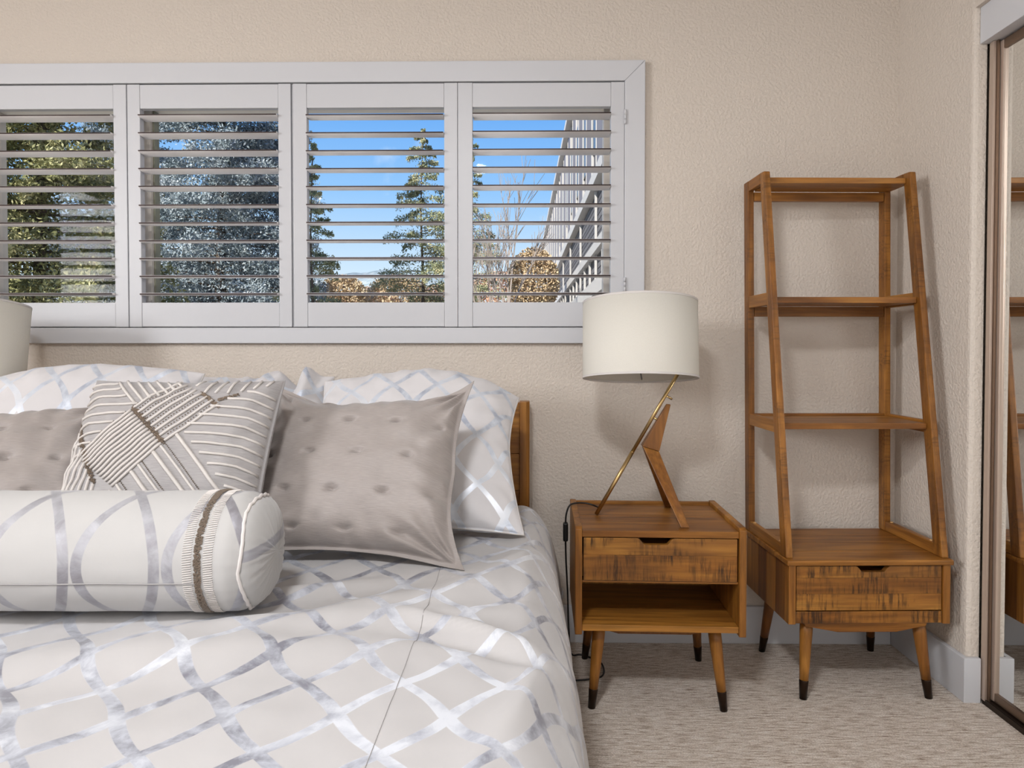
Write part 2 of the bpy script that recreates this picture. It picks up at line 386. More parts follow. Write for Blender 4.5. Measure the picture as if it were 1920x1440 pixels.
# ------------------------------------------------------------------ plantation shutters
PZ0, PZ1 = CB+.058, CT-cw-.004
PY0, PY1 = -.020, .008
def shutter(x0, x1, o0, o1, tilt_up, tilt_lo, label):
    """x0,x1 outer edges; o0,o1 louvre opening"""
    t = empty('window_shutter', ((x0+x1)/2, 0, PZ0)); cx = (x0+x1)/2
    tag(t, label, 'shutter', 'louvered shutter panels in the window')
    zb, zt = .086, PZ1-PZ0-.084
    H = PZ1-PZ0
    box('stile', x0-cx, o0-cx, PY0, PY1, 0, H, SHUT, t, .002); box('stile', o1-cx, x1-cx, PY0, PY1, 0, H, SHUT, t, .002)
    box('rail', o0-cx+.0004, o1-cx-.0004, PY0+.001, PY1-.001, 0.001, zb, SHUT, t, .002)
    box('rail', o0-cx+.0004, o1-cx-.0004, PY0+.001, PY1-.001, zt, H-.001, SHUT, t, .002)
    n = 11; L = (o1-o0)/2-.0015; d = .0315; th = .0052; seg = 14
    first = None; objs = []
    for grp in (0, 1):
        V = []; Fs = []
        tl = R(tilt_up if grp else tilt_lo)
        for xs_ in (-L, L):
            for k in range(seg):
                a = 2*PI*k/seg; y = d*math.cos(a); z = th*math.sin(a)
                V.append((xs_, y*math.cos(tl)-z*math.sin(tl), y*math.sin(tl)+z*math.cos(tl)))
        for k in range(seg): Fs.append((k, (k+1) % seg, seg+(k+1) % seg, seg+k))
        Fs += [tuple(range(seg))[::-1], tuple(range(seg, 2*seg))]
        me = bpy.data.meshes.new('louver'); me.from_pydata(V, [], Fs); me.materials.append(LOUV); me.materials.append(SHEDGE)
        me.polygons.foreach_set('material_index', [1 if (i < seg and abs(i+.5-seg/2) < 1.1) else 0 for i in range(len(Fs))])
        me.polygons.foreach_set('use_smooth', [i < seg for i in range(len(Fs))])
        objs.append(me)
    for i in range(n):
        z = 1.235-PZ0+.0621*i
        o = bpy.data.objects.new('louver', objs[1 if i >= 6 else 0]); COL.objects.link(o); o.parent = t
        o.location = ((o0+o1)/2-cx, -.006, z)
    return t
shutter(-.222, .358, -.171, .311, -4.0, 2.0, 'white louvered shutter panel framing the grey building outside')
shutter(-.800, -.2235, -.752, -.270, 1.0, 1.0, 'white louvered shutter panel framing blue sky and two conifers')
shutter(-1.3845, -.808, -1.340, -.852, -4.5, 2.5, 'white louvered shutter panel framing the blue-green spruce')
shutter(-1.963, -1.388, -1.916, -1.434, -4.0, 0.5, 'white louvered shutter panel framing the yellow-green cedar')
tp = box('astragal', -.8065-wx, -.8015-wx, -.012, .006, PZ0, PZ1, TRIM, w1, .001)
for hz in (1.83, 1.25):
    for k in range(3): lathe('hinge_knuckle', [(0, -.008), (.0042, -.008), (.0042, .008), (0, .008)], SHUT, w1, 12).location = (.3595-wx+.0005, -.0265, hz+.0165*k)

# ------------------------------------------------------------------ nightstand
def leg(parent, x, y, zt, bxo, byo, mat=WZ, r0=.0205, r1=.011, ferr=.055):
    """tapered splayed leg from (x,y,zt) down to the foot (bxo,byo,0)"""
    d = Vector((bxo-x, byo-y, -zt)); pts = []; rad = []
    f = 1-ferr/zt
    for i in range(5): t = f*i/4; pts.append(Vector((x, y, zt))+d*t); rad.append(r0+(r1-r0)*(t**.9)+(.0 if i else -.002))
    V, Fs = tube_geo(pts, rad, 20); l = mesh_obj('leg', V, Fs, mat, parent, True)
    p2 = [Vector((x, y, zt))+d*t for t in (f+.002, f+.01, .999)]
    ra = r0+(r1-r0)*(f**.9)
    V, Fs = tube_geo(p2, [ra, ra+.0006, r1-.0005], 20)
    for i in range(len(V)): V[i].z = max(V[i].z, .0)
    fe = mesh_obj('ferrule', V, Fs, DARKTIP, l, True)
    for o in (l, fe):
        for p in o.data.polygons:
            if len(p.vertices) > 4: p.use_smooth = False
    return l
def boat_apron(parent, x0, x1, xa, xb, zt, zm, y0, y1, mat, bev=.002):
    return prism('apron', [(x0, zt), (x1, zt), (x1-.004, zt-.010), (xb, zm), (xa, zm), (x0+.004, zt-.010)], 1, y0, y1, mat, parent, bev)
def notch_poly(x0, x1, z0, z1, c, hw, d):
    """board with a shallow scooped finger notch in its upper edge"""
    p = [(x0, z0), (x1, z0), (x1, z1), (c+hw, z1)]
    pr = [(c+hw-.004, z1-.0015), (c+hw-.011, z1-.008), (c+hw-.018, z1-d+.0015), (c+hw-.025, z1-d), (c-hw+.025, z1-d), (c-hw+.018, z1-d+.0015), (c-hw+.011, z1-.008), (c-hw+.004, z1-.0015)]
    return p+pr+[(c-hw, z1), (x0, z1)]
def nightstand(label):
    t = empty('nightstand'); tag(t, label, 'nightstand', 'wooden nightstands beside the bed')
    w = .240; th = .020; f = -.200; b = .163; zt = .538; zb = .230
    for s in (-1, 1):
        xo, xi = s*w, s*(w-th)
        x0, x1 = min(xo, xi), max(xo, xi)
        prism('side_panel', [(f, zb), (b, zb), (b, zt), (f+.012, zt), (f, zt-.006)], 0, x0, x1, WYD if 0 else WZ, t, .003)
    iw = w-th-.0005
    ys = [f+.006, -.105, -.015, .075, .150]                          # four boards glued to the top
    for i in range(4): box('top_board', -iw, iw, ys[i]+.0002, ys[i+1]-.0002, .508, .5262-.0003*(i % 2), WX, t, .0012)
    box('back_lip', -iw, iw, .1505, b, .505, .5345, WX, t, .002)
    box('back_panel', -iw, iw, .148, .154, zb+.02, .5045, WZ, t)
    # drawer: saw-marked boards with a scooped finger notch
    dr = empty('drawer', (0, 0, 0)); dr.parent = t
    dw = iw-.004; dz0, dz1 = .384, .5055; dm = .4565
    prism('board', notch_poly(-dw, dw, dm+.0002, dz1, -.012, .052, .019), 1, f+.008, f+.026, WXK, dr, .0008)
    box('board', -dw, dw, f+.008, f+.026, dz0, dm-.0002, WXK, dr, .0008)
    box('drawer_box', -dw+.01, dw-.01, f+.0262, .13, dz0+.006, dz1-.026, WX, dr)
    box('drawer_bottom_rail', -iw, iw, f+.012, f+.05, .3765, .3825, WX, t, .001).name = 'divider'
    box('bottom_board', -iw, iw, f+.004, .1475, zb+.010, zb+.028, WX, t, .0015)
    boat_apron(t, -.195, .180, -.11, .10, zb+.009, zb-.022, -.135, -.115, WYD)
    boat_apron(t, -.185, .185, -.11, .10, zb+.009, zb-.022, .09, .11, WYD)
    for sx_ in (-1, 1):
        for fy, ty in ((-.159, -.135), (.160, .115)):
            leg(t, sx_*.165, ty, zb+.009, sx_*.1895, fy, WZ if fy < 0 else WYD)
    return t
ns = nightstand('wooden nightstand with open cubby beside the ladder shelf'); ns.location = (.398, -.30, 0); ns.rotation_euler.z = R(-1.7)
ns2 = copy_tree(ns); ns2.location = (-1.80, -.30, 0); ns2.rotation_euler.z = 0
tag(ns2, 'wooden nightstand on the far side of the bed from the ladder shelf', 'nightstand')

# ------------------------------------------------------------------ ladder shelf
t = empty('ladder_shelf', (1.022, -.228, 0), R(1.6)); tag(t, 'tall tapering wooden ladder shelf with drawer base in the corner', 'shelf')
LS = t
ZB = .42; ZT = 1.606
def lean(z): return -.013*(z-ZB)/(ZT-ZB)
def fv(z): return -.163+.165*(z-ZB)/(ZT-ZB)                # front face of the slanted front posts
PO, PI_ = .243, .222
for s in (-1, 1):
    # front post
    a, c = (s*PO, s*PI_) if s < 0 else (s*PI_, s*PO)
    z0, z1 = ZB+.0005, ZT
    hexo('front_post', [(a, fv(z0), z0), (c, fv(z0), z0), (c, fv(z0)+.042, z0), (a, fv(z0)+.042, z0),
                        (a+lean(z1), fv(z1), z1-.002), (c+lean(z1), fv(z1), z1-.002), (c+lean(z1), fv(z1)+.036, z1), (a+lean(z1), fv(z1)+.036, z1)], WZK, t, .004)
    hexo('rear_post', [(a, .142, z0), (c, .142, z0), (c, .180, z0), (a, .180, z0),
                       (a+lean(z1), .142, z1), (c+lean(z1), .142, z1), (c+lean(z1), .180, z1), (a+lean(z1), .180, z1)], WZK, t, .003)
    for zb_, zt_ in ((1.572, ZT), (1.180, 1.219), (.784, .822), (ZB+.0005, ZB+.035)):
        l0, l1 = lean(zb_), lean(zt_)
        i0, i1 = a+.002, c-.002
        ra = hexo('side_rail', [(i0+l0, fv(zb_)+.040, zb_), (i1+l0, fv(zb_)+.040, zb_), (i1+l0, .1415, zb_), (i0+l0, .1415, zb_),
                           (i0+l1, fv(zt_)+.040, zt_), (i1+l1, fv(zt_)+.040, zt_), (i1+l1, .1415, zt_), (i0+l1, .1415, zt_)], WY, t, .002)
        if zt_ < .5:
            for yy in (fv(zt_)+.062, .118):
                q = lathe('dowel_plug', [(0, .0025), (.0045, .0022), (.0055, 0), (.0055, -.002)], flat('pale_plug_wood', (214, 170, 112), .5), ra, 14); q.location = (.5*(a+c), yy, zt_)
ip = PI_-.0005
for zb_, zt_, vf, ap in ((1.570, 1.5885, .018, (1.540, 1.5695)), (1.185, 1.2035, -.040, (1.151, 1.1845)), (.796, .8145, -.092, (.780, .822))):
    l = lean(zb_)
    n = 2 if zb_ > 1.5 else 3
    yr = .139
    for i in range(n):
        ya = vf+(yr-vf)*i/n; yb = vf+(yr-vf)*(i+1)/n-.0003
        box('shelf_board', -ip+l+.001, ip+l-.001, ya, yb, zb_, zt_, WX, t, .002 if i == 0 else .0008)
    if ap[1] > zt_: box('back_rail', -ip+l+.001, ip+l-.001, .1415, .160, ap[0], ap[1], WX, t, .002)
    else: box('back_rail', -ip+l+.001, ip+l-.001, .143, .162, ap[0], ap[1], WX, t, .002)
# cabinet base
ys = [-.182, -.085, .0, .09, .177]
for i in range(4): box('top_board', -.2465, .2465, ys[i]+(.0002 if i else 0), ys[i+1]-.0002, .404, .42, WX, t, .004 if i == 0 else .0012)
f = -.176; b = .170; zb = .229
for s in (-1, 1):
    x0, x1 = sorted((s*.240, s*.219))
    cuts = [f, f+.03, f+.10, f+.17, f+.24, b]
    for i in range(5): box('side_board', x0, x1, cuts[i]+.0002, cuts[i+1]-.0002, zb, .4035, WZ if i == 0 else (WYD if i % 2 else WZ), t, .0012)
iw = .2185
box('back_panel', -iw, iw, .160, .168, zb+.01, .4035, WZ, t)
dr = empty('drawer'); dr.parent = t
dw = iw-.003; zs = [.269, .318, .366, .4005]
for i in range(2): box('board', -dw, dw, f+.004, f+.022, zs[i]+.0002, zs[i+1]-.0002, WXK, dr, .0008)
prism('board', notch_poly(-dw, dw, zs[2]+.0002, zs[3], .012, .052, .018), 1, f+.004, f+.022, WXK, dr, .0008)
box('drawer_box', -dw+.01, dw-.01, f+.0222, .14, zs[0]+.006, zs[3]-.024, WX, dr)
box('bottom_rail', -iw, iw, f+.004, f+.024, zb+.0015, .2655, WXK, t, .0015)
box('bottom_board', -iw, iw, f+.0245, .1595, zb+.006, zb+.020, WX, t)
boat_apron(t, -.19, .178, -.09, .085, zb+.001, zb-.027, f+.008, f+.026, WX)
boat_apron(t, -.19, .178, -.09, .085, zb+.005, zb-.027, .10, .12, WYD)
for sx_ in (-1, 1):
    for fy, ty in ((-.161, -.135), (.1615, .125)):
        leg(t, sx_*.168, ty, zb+.0055, sx_*.1885, fy, WZ if fy < 0 else WYD)

# ------------------------------------------------------------------ table lamp (built in the frame of the nightstand)
def table_lamp(label, cord=True):
    t = empty('table_lamp'); tag(t, label, 'table lamp', 'table lamps beside the bed')
    zt = .5272
    A = Vector((-.167, -.012, zt)); B = Vector((.083, 0, .961)); d = (B-A)
    rod = A+d*1.20
    tube('brass_rod', [A+d*k for k in (.004, .45)], .0062, BRASS, t, 16)
    tube('brass_rod', [A+d*k for k in (.4515, 1.16)], .0056, BRASS, t, 16)
    tube('rod_collar', [A+d*k for k in (.447, .4515)], .0068, BRASS, t, 16)
    # forked walnut support: upper arm, then two splayed legs
    def slab(name, p, q, r, s, y0, y1, y2, y3):     # quad p,q (upper), r,s (lower) in xz; y range upper, lower
        return hexo(name, [(s[0], y2, s[1]), (r[0], y2, r[1]), (r[0], y3, r[1]), (s[0], y3, s[1]),
                           (p[0], y0, p[1]), (q[0], y0, q[1]), (q[0], y1, q[1]), (p[0], y1, p[1])], WLAMP, t, .002)
    slab('upper_arm', (.050, .871), (.062, .870), (.026, .727), (-.026, .742), -.010, .006, -.022, .016)
    slab('foot', (-.024, .741), (.0255, .726), (.090, zt), (.066, zt), -.022, -.006, -.155, -.139)
    slab('foot', (-.024, .741), (.0255, .726), (.086, zt), (.066, zt), -.0055, .013, .098, .112)
    for k in (.70, .855):
        p = A+d*k; nrm = Vector((d.z, 0, -d.x)).normalized()
        tube('peg', [p+nrm*.004, p+nrm*.024], .0035, BRASS, t, 10)
    # drum shade, slightly tipped back
    sh = empty('shade_group', (-.032, .0, 1.068)); sh.parent = t; sh.rotation_euler = (R(-7.2), R(.4), 0); sh.name = 'lamp_shade'
    r = .1755; hh = .119; n = 96
    lathe('shade_fabric', [(r, -hh), (r, hh), (r-.002, hh), (r-.002, -hh), (r, -hh)], SHADE, sh, n)
    for z in (-hh, hh-.006): lathe('hem_band', [(r+.0006, z), (r+.0006, z+.006), (r-.0026, z+.006), (r-.0026, z), (r+.0006, z)], PIPE, sh, n)
    for k in range(3):
        a = R(200+120*k); tube('spider_arm', [(0, 0, -hh+.03), (.173*math.cos(a), .173*math.sin(a), -hh+.012)], .0022, BLACK, sh, 6)
    lathe('bulb_socket', [(0, -hh+.02), (.018, -hh+.02), (.018, -hh+.07), (0, -hh+.07)], BLACK, sh, 20)
    if cord:
        pts = [(-.150, .020, zt+.012), (-.16, .06, zt+.010), (-.19, .075, zt+.016), (-.226, .07, .5445), (-.246, .06, .538), (-.256, .058, .51), (-.258, .058, .482)]
        lo = [(-.258, .058, .428), (-.256, .07, .36), (-.250, .09, .25), (-.245, .12, .12), (-.235, .15, .02), (-.20, .17, .0065), (-.14, .12, .0055), (-.14, .03, .0055), (-.19, .0, .0055), (-.27, -.012, .0055), (-.40, -.02, .0055)]
        tube('cord', smooth_path(pts, 6), .0028, BLACK, t, 8); tube('cord', smooth_path(lo, 6), .0028, BLACK, t, 8)
        box('cord_switch', -.266, -.250, .046, .070, .425, .485, BLACK, t, .005)
    return t
lp = table_lamp('white drum lamp on angled brass rod beside the ladder shelf'); lp.location = (.398, -.30, 0); lp.rotation_euler.z = R(-1.7)
lp2 = table_lamp('white drum lamp on the far side of the bed from the ladder shelf', False); lp2.location = (-1.699, -.335, 0)

# ------------------------------------------------------------------ bed: frame, mattress, duvet
bed = empty('bed_frame', (-.69, -1.05, 0)); tag(bed, 'wooden bed with plank headboard behind the pillows', 'bed')
bw = .718
for s in (-1, 1):
    xi, xo = s*(bw-.034), s*bw
    pts = []
    x0, x1 = sorted((xi, xo))
    prism('headboard_post', [(x0+(.012 if s < 0 else 0), .955), (x1-(.012 if s > 0 else 0), .955), (x1, .967), (x1, 1.022), (x0, 1.022), (x0, .967)], 2, 0, .861, WZ, bed, .002)
for za, zb_ in ((.30, .43), (.431, .555), (.556, .682), (.683, .858)):
    box('headboard_plank', -bw+.0345, bw-.0345, .966, .992, za, zb_, WX, bed, .0015)
for s in (-1, 1):
    x0, x1 = sorted((s*(bw-.03), s*bw)); box('side_rail', x0, x1, -1.0, .954, .13, .22, WY, bed, .003)
    leg(bed, s*.6, -.93, .13, s*.63, -.96)
box('foot_rail', -bw, bw, -1.03, -1.001, .13, .22, WX, bed, .003)
for k in range(9): box('slat', -bw+.031, bw-.031, -.9+.22*k, -.83+.22*k, .20, .216, WX, bed)
def rounded_box(name, x0, x1, y0, y1, z0, z1, r, mat):
    bm = bmesh.new(); bx(bm, x0, x1, y0, y1, z0, z1)
    bmesh.ops.remove_doubles(bm, verts=bm.verts, dist=1e-6)
    bmesh.ops.bevel(bm, geom=bm.edges[:], offset=r, segments=4, affect='EDGES', profile=.5)
    return bm_obj(name, bm, mat, None, True)
tag(rounded_box('mattress', -1.40, .035, -2.05, -.100, .2205, .42, .05, MATT), 'thick white mattress under the duvet on the wooden bed', 'mattress')

BT = .55
def nz(x, y, s, seed=0.): return mnoise.noise(Vector((x*s+seed, y*s-seed*1.7, seed*.37)))
def gauss(x, y, cx, cy, ang, l, w):
    dx, dy = x-cx, y-cy; c, s = math.cos(ang), math.sin(ang)
    u, v = dx*c+dy*s, -dx*s+dy*c
    return math.exp(-(u/l)**2-(v/w)**2)
FOLDS = [  # cx, cy, angle, half length, half width, height
    (-.30, -1.20, R(12), .35, .035, .010), (-.10, -1.24, R(-28), .12, .018, .014), (-.06, -1.32, R(-22), .12, .020, -.012),
    (-.22, -1.10, R(25), .30, .05, .012), (.0, -.85, R(60), .22, .04, .012), (-.50, -1.33, R(4), .35, .05, .010),
    (-.45, -1.05, R(20), .18, .03, .014), (-.75, -1.42, R(-6), .3, .06, -.008), (.05, -.5, R(75), .2, .03, .010), (.02, -1.45, R(70), .25, .03, .012)]
def duvet_z(x, y):
    z = .014*nz(x, y, 3.2, 1.)+.008*nz(x, y, 7, 5.)+.002*nz(x, y, 22, 9.)
    for cx, cy, a, l, w, h_ in FOLDS: z += 1.5*h_*gauss(x, y, cx, cy, a, l, w)
    return z
XC = -.685; XE = -.005                         # centre line, where the top starts to round over
def side(s):
    """cross-section by arc length s from the centre line (s>=0): (x offset, drop, nx, nz)"""
    w0 = XE-XC; rx, rz = .126, .255
    if s <= w0: return s, 0., 0., 1.
    L = .32; q = (s-w0)/L
    if q <= 1:
        a = q*PI/2; return w0+rx*math.sin(a), rz*(1-math.cos(a)), math.sin(a), math.cos(a)
    e = (s-w0-L); return w0+rx+.010*math.sin(e*9), rz+e, 1., 0.
nx_, ny_ = 230, 250
smax = (XE-XC)+.32+.09
Y0, Y1, DROP = -.235, -2.12, .30
V = []; UV = []
for j in range(ny_+1):
    tt = j/ny_*((Y0-Y1)+DROP)
    for i in range(nx_+1):
        s = (i/nx_*2-1)*smax
        sg = 1 if s >= 0 else -1
        xo, dr_, n0, n1 = side(abs(s))
        y = Y0-tt; dy = 0.
        if y < Y1+.06:
            e = (Y1+.06)-y; y = max(Y1+.06-.06*math.sin(min(e/.09, PI/2)), Y1); dy = .06*(1-math.cos(min(e/.09, PI/2)))+max(0, e-.14)
        dz = duvet_z(XC+sg*xo, y)
        hem = 0.
        if dr_ > .15: hem = .014*math.sin(tt*13+1.)*min(1, (dr_-.15)/.15)+.008*math.sin(tt*31)*min(1, (dr_-.15)/.15)
        head = math.exp(-tt/.03)
        x = XC+sg*(xo+n0*(dz*.6+abs(hem)*.0-hem*.9*0))
        x = XC+sg*(xo+n0*min(.004, dz*.5-.010+hem*.5))
        z = BT-dr_+n1*dz-dy-.035*head
        hz_ = min(1, max(0, (tt-.18)/.22)); z = max(z, .275-.105*hz_*hz_*(3-2*hz_)+.008*math.sin(tt*9))
        V.append((x, y, z)); UV.append((s, tt))
Fs = [(j*(nx_+1)+i, j*(nx_+1)+i+1, (j+1)*(nx_+1)+i+1, (j+1)*(nx_+1)+i) for j in range(ny_) for i in range(nx_)]
dv = mesh_obj('duvet', V, [f[::-1] for f in Fs], DUVET, None, True, UV)
sm = dv.modifiers.new('thickness', 'SOLIDIFY'); sm.thickness = .008; sm.offset = -1
tag(dv, 'pale grey duvet with silvery lattice ribbons spread over the bed', 'duvet')
sp = []
for k in range(90):
    y = -.80-1.3*k/89; x = -.180+.004*math.sin(k*.06); sp.append((x, y, BT+duvet_z(x, y)+.0001))
tube('seam', sp, .0007, ZIP, dv, 5)

# ------------------------------------------------------------------ pillows
def pillow_geo(W_, H_, T, n=44, p=2.6, q=.5, cor=.05, warp=None, wr=.004, cw=.0, seed=1., flange=0., dimples=(), dd=.02):
    """cushion lying in local xy (x across, y up from the bottom edge), z its thickness; returns geometry and a front-surface function"""
    def surf(u, v, side_):
        fu = 1-flange/(W_/2); fvv = 1-flange/(H_/2)
        uu, vv = min(1, abs(u)/fu), min(1, abs(v)/fvv)
        prof = max(0., (1-uu**p)*(1-vv**p))**q
        x = W_/2*u*(1-cor*(1-v*v)*abs(u)**2); y = H_/2*v*(1-cor*(1-u*u)*abs(v)**2)
        z = side_*(T/2*prof+.0012)
        edge = max(abs(u), abs(v))
        z += wr*nz(u*2, v*2, 1.6, seed)*prof*1.2+side_*wr*.55*nz(u, v, 6, seed+3)*min(1, 4*prof)
        rip = math.sin(math.atan2(v, u)*23+seed*5)*max(0, edge-.55)/.45*(1 if edge < .97 else .3)
        z += side_*wr*.8*rip*min(1, prof*3)
        if cw:
            for cu, cv in ((1, 1), (1, -1), (-1, 1), (-1, -1)):
                ru, rv = (cu-u)*cu, (cv-v)*cv; rr_ = math.hypot(ru, rv); th_ = math.atan2(rv, ru)
                z += side_*cw*math.sin(th_*13+seed*3+cu+2*cv+1.5*nz(u, v, 2, seed))*math.exp(-(rr_/.55)**2)*min(1, prof*5)
            z += side_*cw*.7*math.sin(v*15+seed+2*nz(u, v, 2.5, seed+1))*max(0, abs(u)-.62)/.38*min(1, prof*5)
        for du, dv_ in dimples:
            r2 = ((u-du)/.048)**2+((v-dv_)/.024)**2
            if r2 < 9: z -= side_*dd*prof*math.exp(-r2)
        P = Vector((x, y+H_/2, z))
        return warp(u, v, P) if warp else P
    V = []; UV = []; Fs = []
    ug = [math.sin((i/n*2-1)*PI/2*.92)/math.sin(PI/2*.92) for i in range(n+1)]
    for sd in (1, -1):
        o = len(V)
        for j in range(n+1):
            for i in range(n+1):
                V.append(surf(ug[i], ug[j], sd)); UV.append((ug[i]*W_/2, ug[j]*H_/2))
        for j in range(n):
            for i in range(n):
                a = o+j*(n+1)+i; f = (a, a+1, a+n+2, a+n+1); Fs.append(f if sd > 0 else f[::-1])
    N = (n+1)*(n+1); ring = [i for i in range(n+1)]+[j*(n+1)+n for j in range(1, n+1)]+[n*(n+1)+i for i in range(n-1, -1, -1)]+[j*(n+1) for j in range(n-1, 0, -1)]
    for k in range(len(ring)):
        a, b_ = ring[k], ring[(k+1) % len(ring)]; Fs.append((a, a+N, b_+N, b_)[::-1])
    return V, Fs, UV, surf
def place(o, loc, lean_deg, yaw=0., roll=0.):
    o.matrix_world = Matrix.Translation(loc) @ Matrix.Rotation(R(yaw), 4, 'Z') @ Matrix.Rotation(R(90-lean_deg), 4, 'X') @ Matrix.Rotation(R(roll), 4, 'Z')
def edge_path(surf, n=30, ins=.995):
    pts = []
    for (a, b_), (c, d) in (((-1, -1), (1, -1)), ((1, -1), (1, 1)), ((1, 1), (-1, 1)), ((-1, 1), (-1, -1))):
        for k in range(n):
            t_ = k/n; u, v = a+(c-a)*t_, b_+(d-b_)*t_
            p = (surf(u*ins, v*ins, 1)+surf(u*ins, v*ins, -1))/2; pts.append(p)
    return pts
def pillow(name, label, cat, mat, W_, H_, T, loc, lean_deg, yaw=0., roll=0., group=None, piping=True, pmat=None, **k):
    V, Fs, UV, surf = pillow_geo(W_, H_, T, **k)
    t = empty(name); tag(t, label, cat, group)
    mesh_obj('cover', V, Fs, mat, t, True, UV)
    if piping: tube('piping', edge_path(surf), .0032, pmat or PIPE, t, 6, True)
    place(t, loc, lean_deg, yaw, roll)
    return t, surf
G = 'pillows on the bed'
# patterned shams against the headboard
def warp_sham_r(u, v, P):
    P = P.copy(); P.y += .035*(1-u*u)*max(0, v)-.060*max(0, u)**2*max(0, v)-.01*max(0, -u)*max(0, v)
    P.x += .015*max(0, u)*max(0, -v); P.z += .012*math.sin(u*3+1)*max(0, v); P.z -= .02*max(0, u)**3*max(0, v); return P
pillow('sham_pillow', 'white lattice-ribbon sham pillow leaning on the headboard end beside the lamp', 'pillow', SHAM, .61, .545, .17, (-.312, -.665, .560), 44, 0, 0, G, warp=warp_sham_r, cor=.09, wr=.007, seed=2.3, n=60)
def warp_sham_l(u, v, P):
    P = P.copy(); P.y += .04*(1-u*u)*max(0, v)-.05*max(0, -u)**2*max(0, v); return P
pillow('sham_pillow', 'white lattice-ribbon sham pillow behind the pleated pillow, near the other lamp', 'pillow', SHAM, .66, .46, .16, (-1.285, -.60, .572), 30, 4, -1.0, G, warp=warp_sham_l, cor=.08, wr=.007, seed=6.1, n=60)
def warp_mid(u, v, P):
    P = P.copy(); f_ = math.exp(-((u-.45)/.10)**2)*max(0, v)**.7; g_ = math.exp(-((u-.18)/.13)**2)*max(0, v)
    P.z -= .055*f_; P.y += .030*g_-.006*f_; P.z += .02*math.exp(-((u-.66)/.10)**2)*max(0, v); P.y += .028*math.exp(-((u-.62)/.14)**2)*max(0, v); return P
pillow('sham_pillow', 'rumpled lattice sham pillow squeezed between the two upright shams', 'pillow', SHAM, .46, .47, .14, (-.845, -.44, .560), 34, 0, 0, G, warp=warp_mid, cor=.05, wr=.012, seed=9.7, n=60)
# quilted satin pillows
dims = [(x+(.17 if j % 2 else -.12), -.78+.4*j) for j in range(5) for x in (-.66, -.22, .22, .66)]
def warp_q(u, v, P):
    P = P.copy()
    c1 = max(0, u)**4*max(0, v)**4; c2 = max(0, u)**4*max(0, -v)**4
    P.y += .022*c1; P.z += .03*c1; P.x += .018*c1+.020*c2-.034*max(0, u)*max(0, v); P.z += .014*c2-.0*c1
    P.y -= .028*(1-(u*.9)**2)*max(0, v)**3-.010*math.sin(u*5)*max(0, v)**2
    P.z += .014*math.sin((u*2.2-v*3.1)*2.2)*max(0, u-.35)*max(0, .3-v)*1.6
    return P
pillow('quilted_pillow', 'tufted grey satin pillow beside the bolster and in front of a sham', 'pillow', QUILT, .57, .475, .16, (-.425, -.905, .561), 38, -8, 0, 'tufted satin pillows', False, cw=.011, warp=warp_q, cor=.13, wr=.008, seed=3.9, flange=.013, dimples=dims, dd=.026, n=110)
pillow('quilted_pillow', 'tufted grey satin pillow half hidden behind the pleated pillow', 'pillow', QUILT, .53, .45, .16, (-1.225, -.93, .562), 40, 8, 0, 'tufted satin pillows', False, cw=.011, warp=warp_q, cor=.13, wr=.009, seed=12.3, flange=.013, dimples=dims, dd=.024, n=100)
# pleated, corded pillow
cp, csurf = pillow('pleated_pillow', 'grey pleated throw pillow with ivory cords and beaded seams', 'pillow', CORDF, .455, .455, .15, (-.795, -1.005, .566), 29, 0, 0, None, True, CORDF, cor=.05, wr=.006, seed=4.4, n=60, q=.45)
def cord(pts2, r=.0033, seg=6, mat=None, name='cord'):
    ln = 0
    P = []
    for k in range(len(pts2)-1):
        (a, b_), (c, d) = pts2[k], pts2[k+1]; m_ = max(2, int(math.hypot(c-a, d-b_)*16))
        for i in range(m_+(1 if k == len(pts2)-2 else 0)):
            t_ = i/m_; u, v = a+(c-a)*t_, b_+(d-b_)*t_
            u = max(-.985, min(.985, u)); v = max(-.985, min(.985, v))
            P.append(csurf(u, v, 1)+Vector((0, 0, r*.45)))
    if len(P) > 1: tube(name, P, r, mat or CORDM, cp, seg)
BP = []
def beads(a, b_, n, wid):
    for i in range(n):
        t_ = random.random(); u = a[0]+(b_[0]-a[0])*t_+random.uniform(-wid, wid); v = a[1]+(b_[1]-a[1])*t_+random.uniform(-wid, wid)*.9
        if abs(u) < .97 and abs(v) < .97: BP.append(csurf(u, v, 1)+Vector((0, 0, .0022)))
dA = (.77, .83)                                     # direction of the diagonal band
def bandpt(o, t_):                                  # o 0 upper edge .. 1 lower edge, t along
    p0 = (-.77+.47*o, .109-.339*o); return (p0[0]+dA[0]*t_, p0[1]+dA[1]*t_)
for i in range(13):                                 # lower half of the band: dense cords
    o = i/12; cord([bandpt(o, -.05+.02*i/12), bandpt(o, .52-.05*o)])
for i in range(8):                                  # upper half: wider, with bead lines
    o = i/7; cord([bandpt(o, .55-.05*o), bandpt(o, 1.0+.02*o)])
    if i < 7:
        for k in range(16):
            t_ = .56+(.42)*k/16; u, v = bandpt(o+.07, t_); BP.append(csurf(u, v, 1)+Vector((0, 0, .001)))
beads(bandpt(-.02, .55), bandpt(1.02, .48), 330, .022); beads((-.99, .44), (-.52, -.22), 380, .024); beads(bandpt(.55, 1.02), bandpt(1.05, 1.0), 170, .02); beads((.47, .67), (.64, .76), 90, .018)
for i in range(9):                                  # left field: level cords out to the seam
    v = .93-.103*i; uend = -.77+(v-.109)/.83*.77-.02
    lim = -.69+(.946-v) if v > .63 else 9
    cord([(-.985, v-.05), (-.8, v-.005), (min(uend, lim)-.012, v)])
for i in range(12):                                 # right field
    v = .80-.103*i
    ul = .454+(v-.663)*.86 if v > .348 else .163+(.348-v)*.936
    if v > .66: ul = .47+(v-.66)*1.6
    cord([(ul+.02, v), (.8, v-.012), (.985, v-.06)])
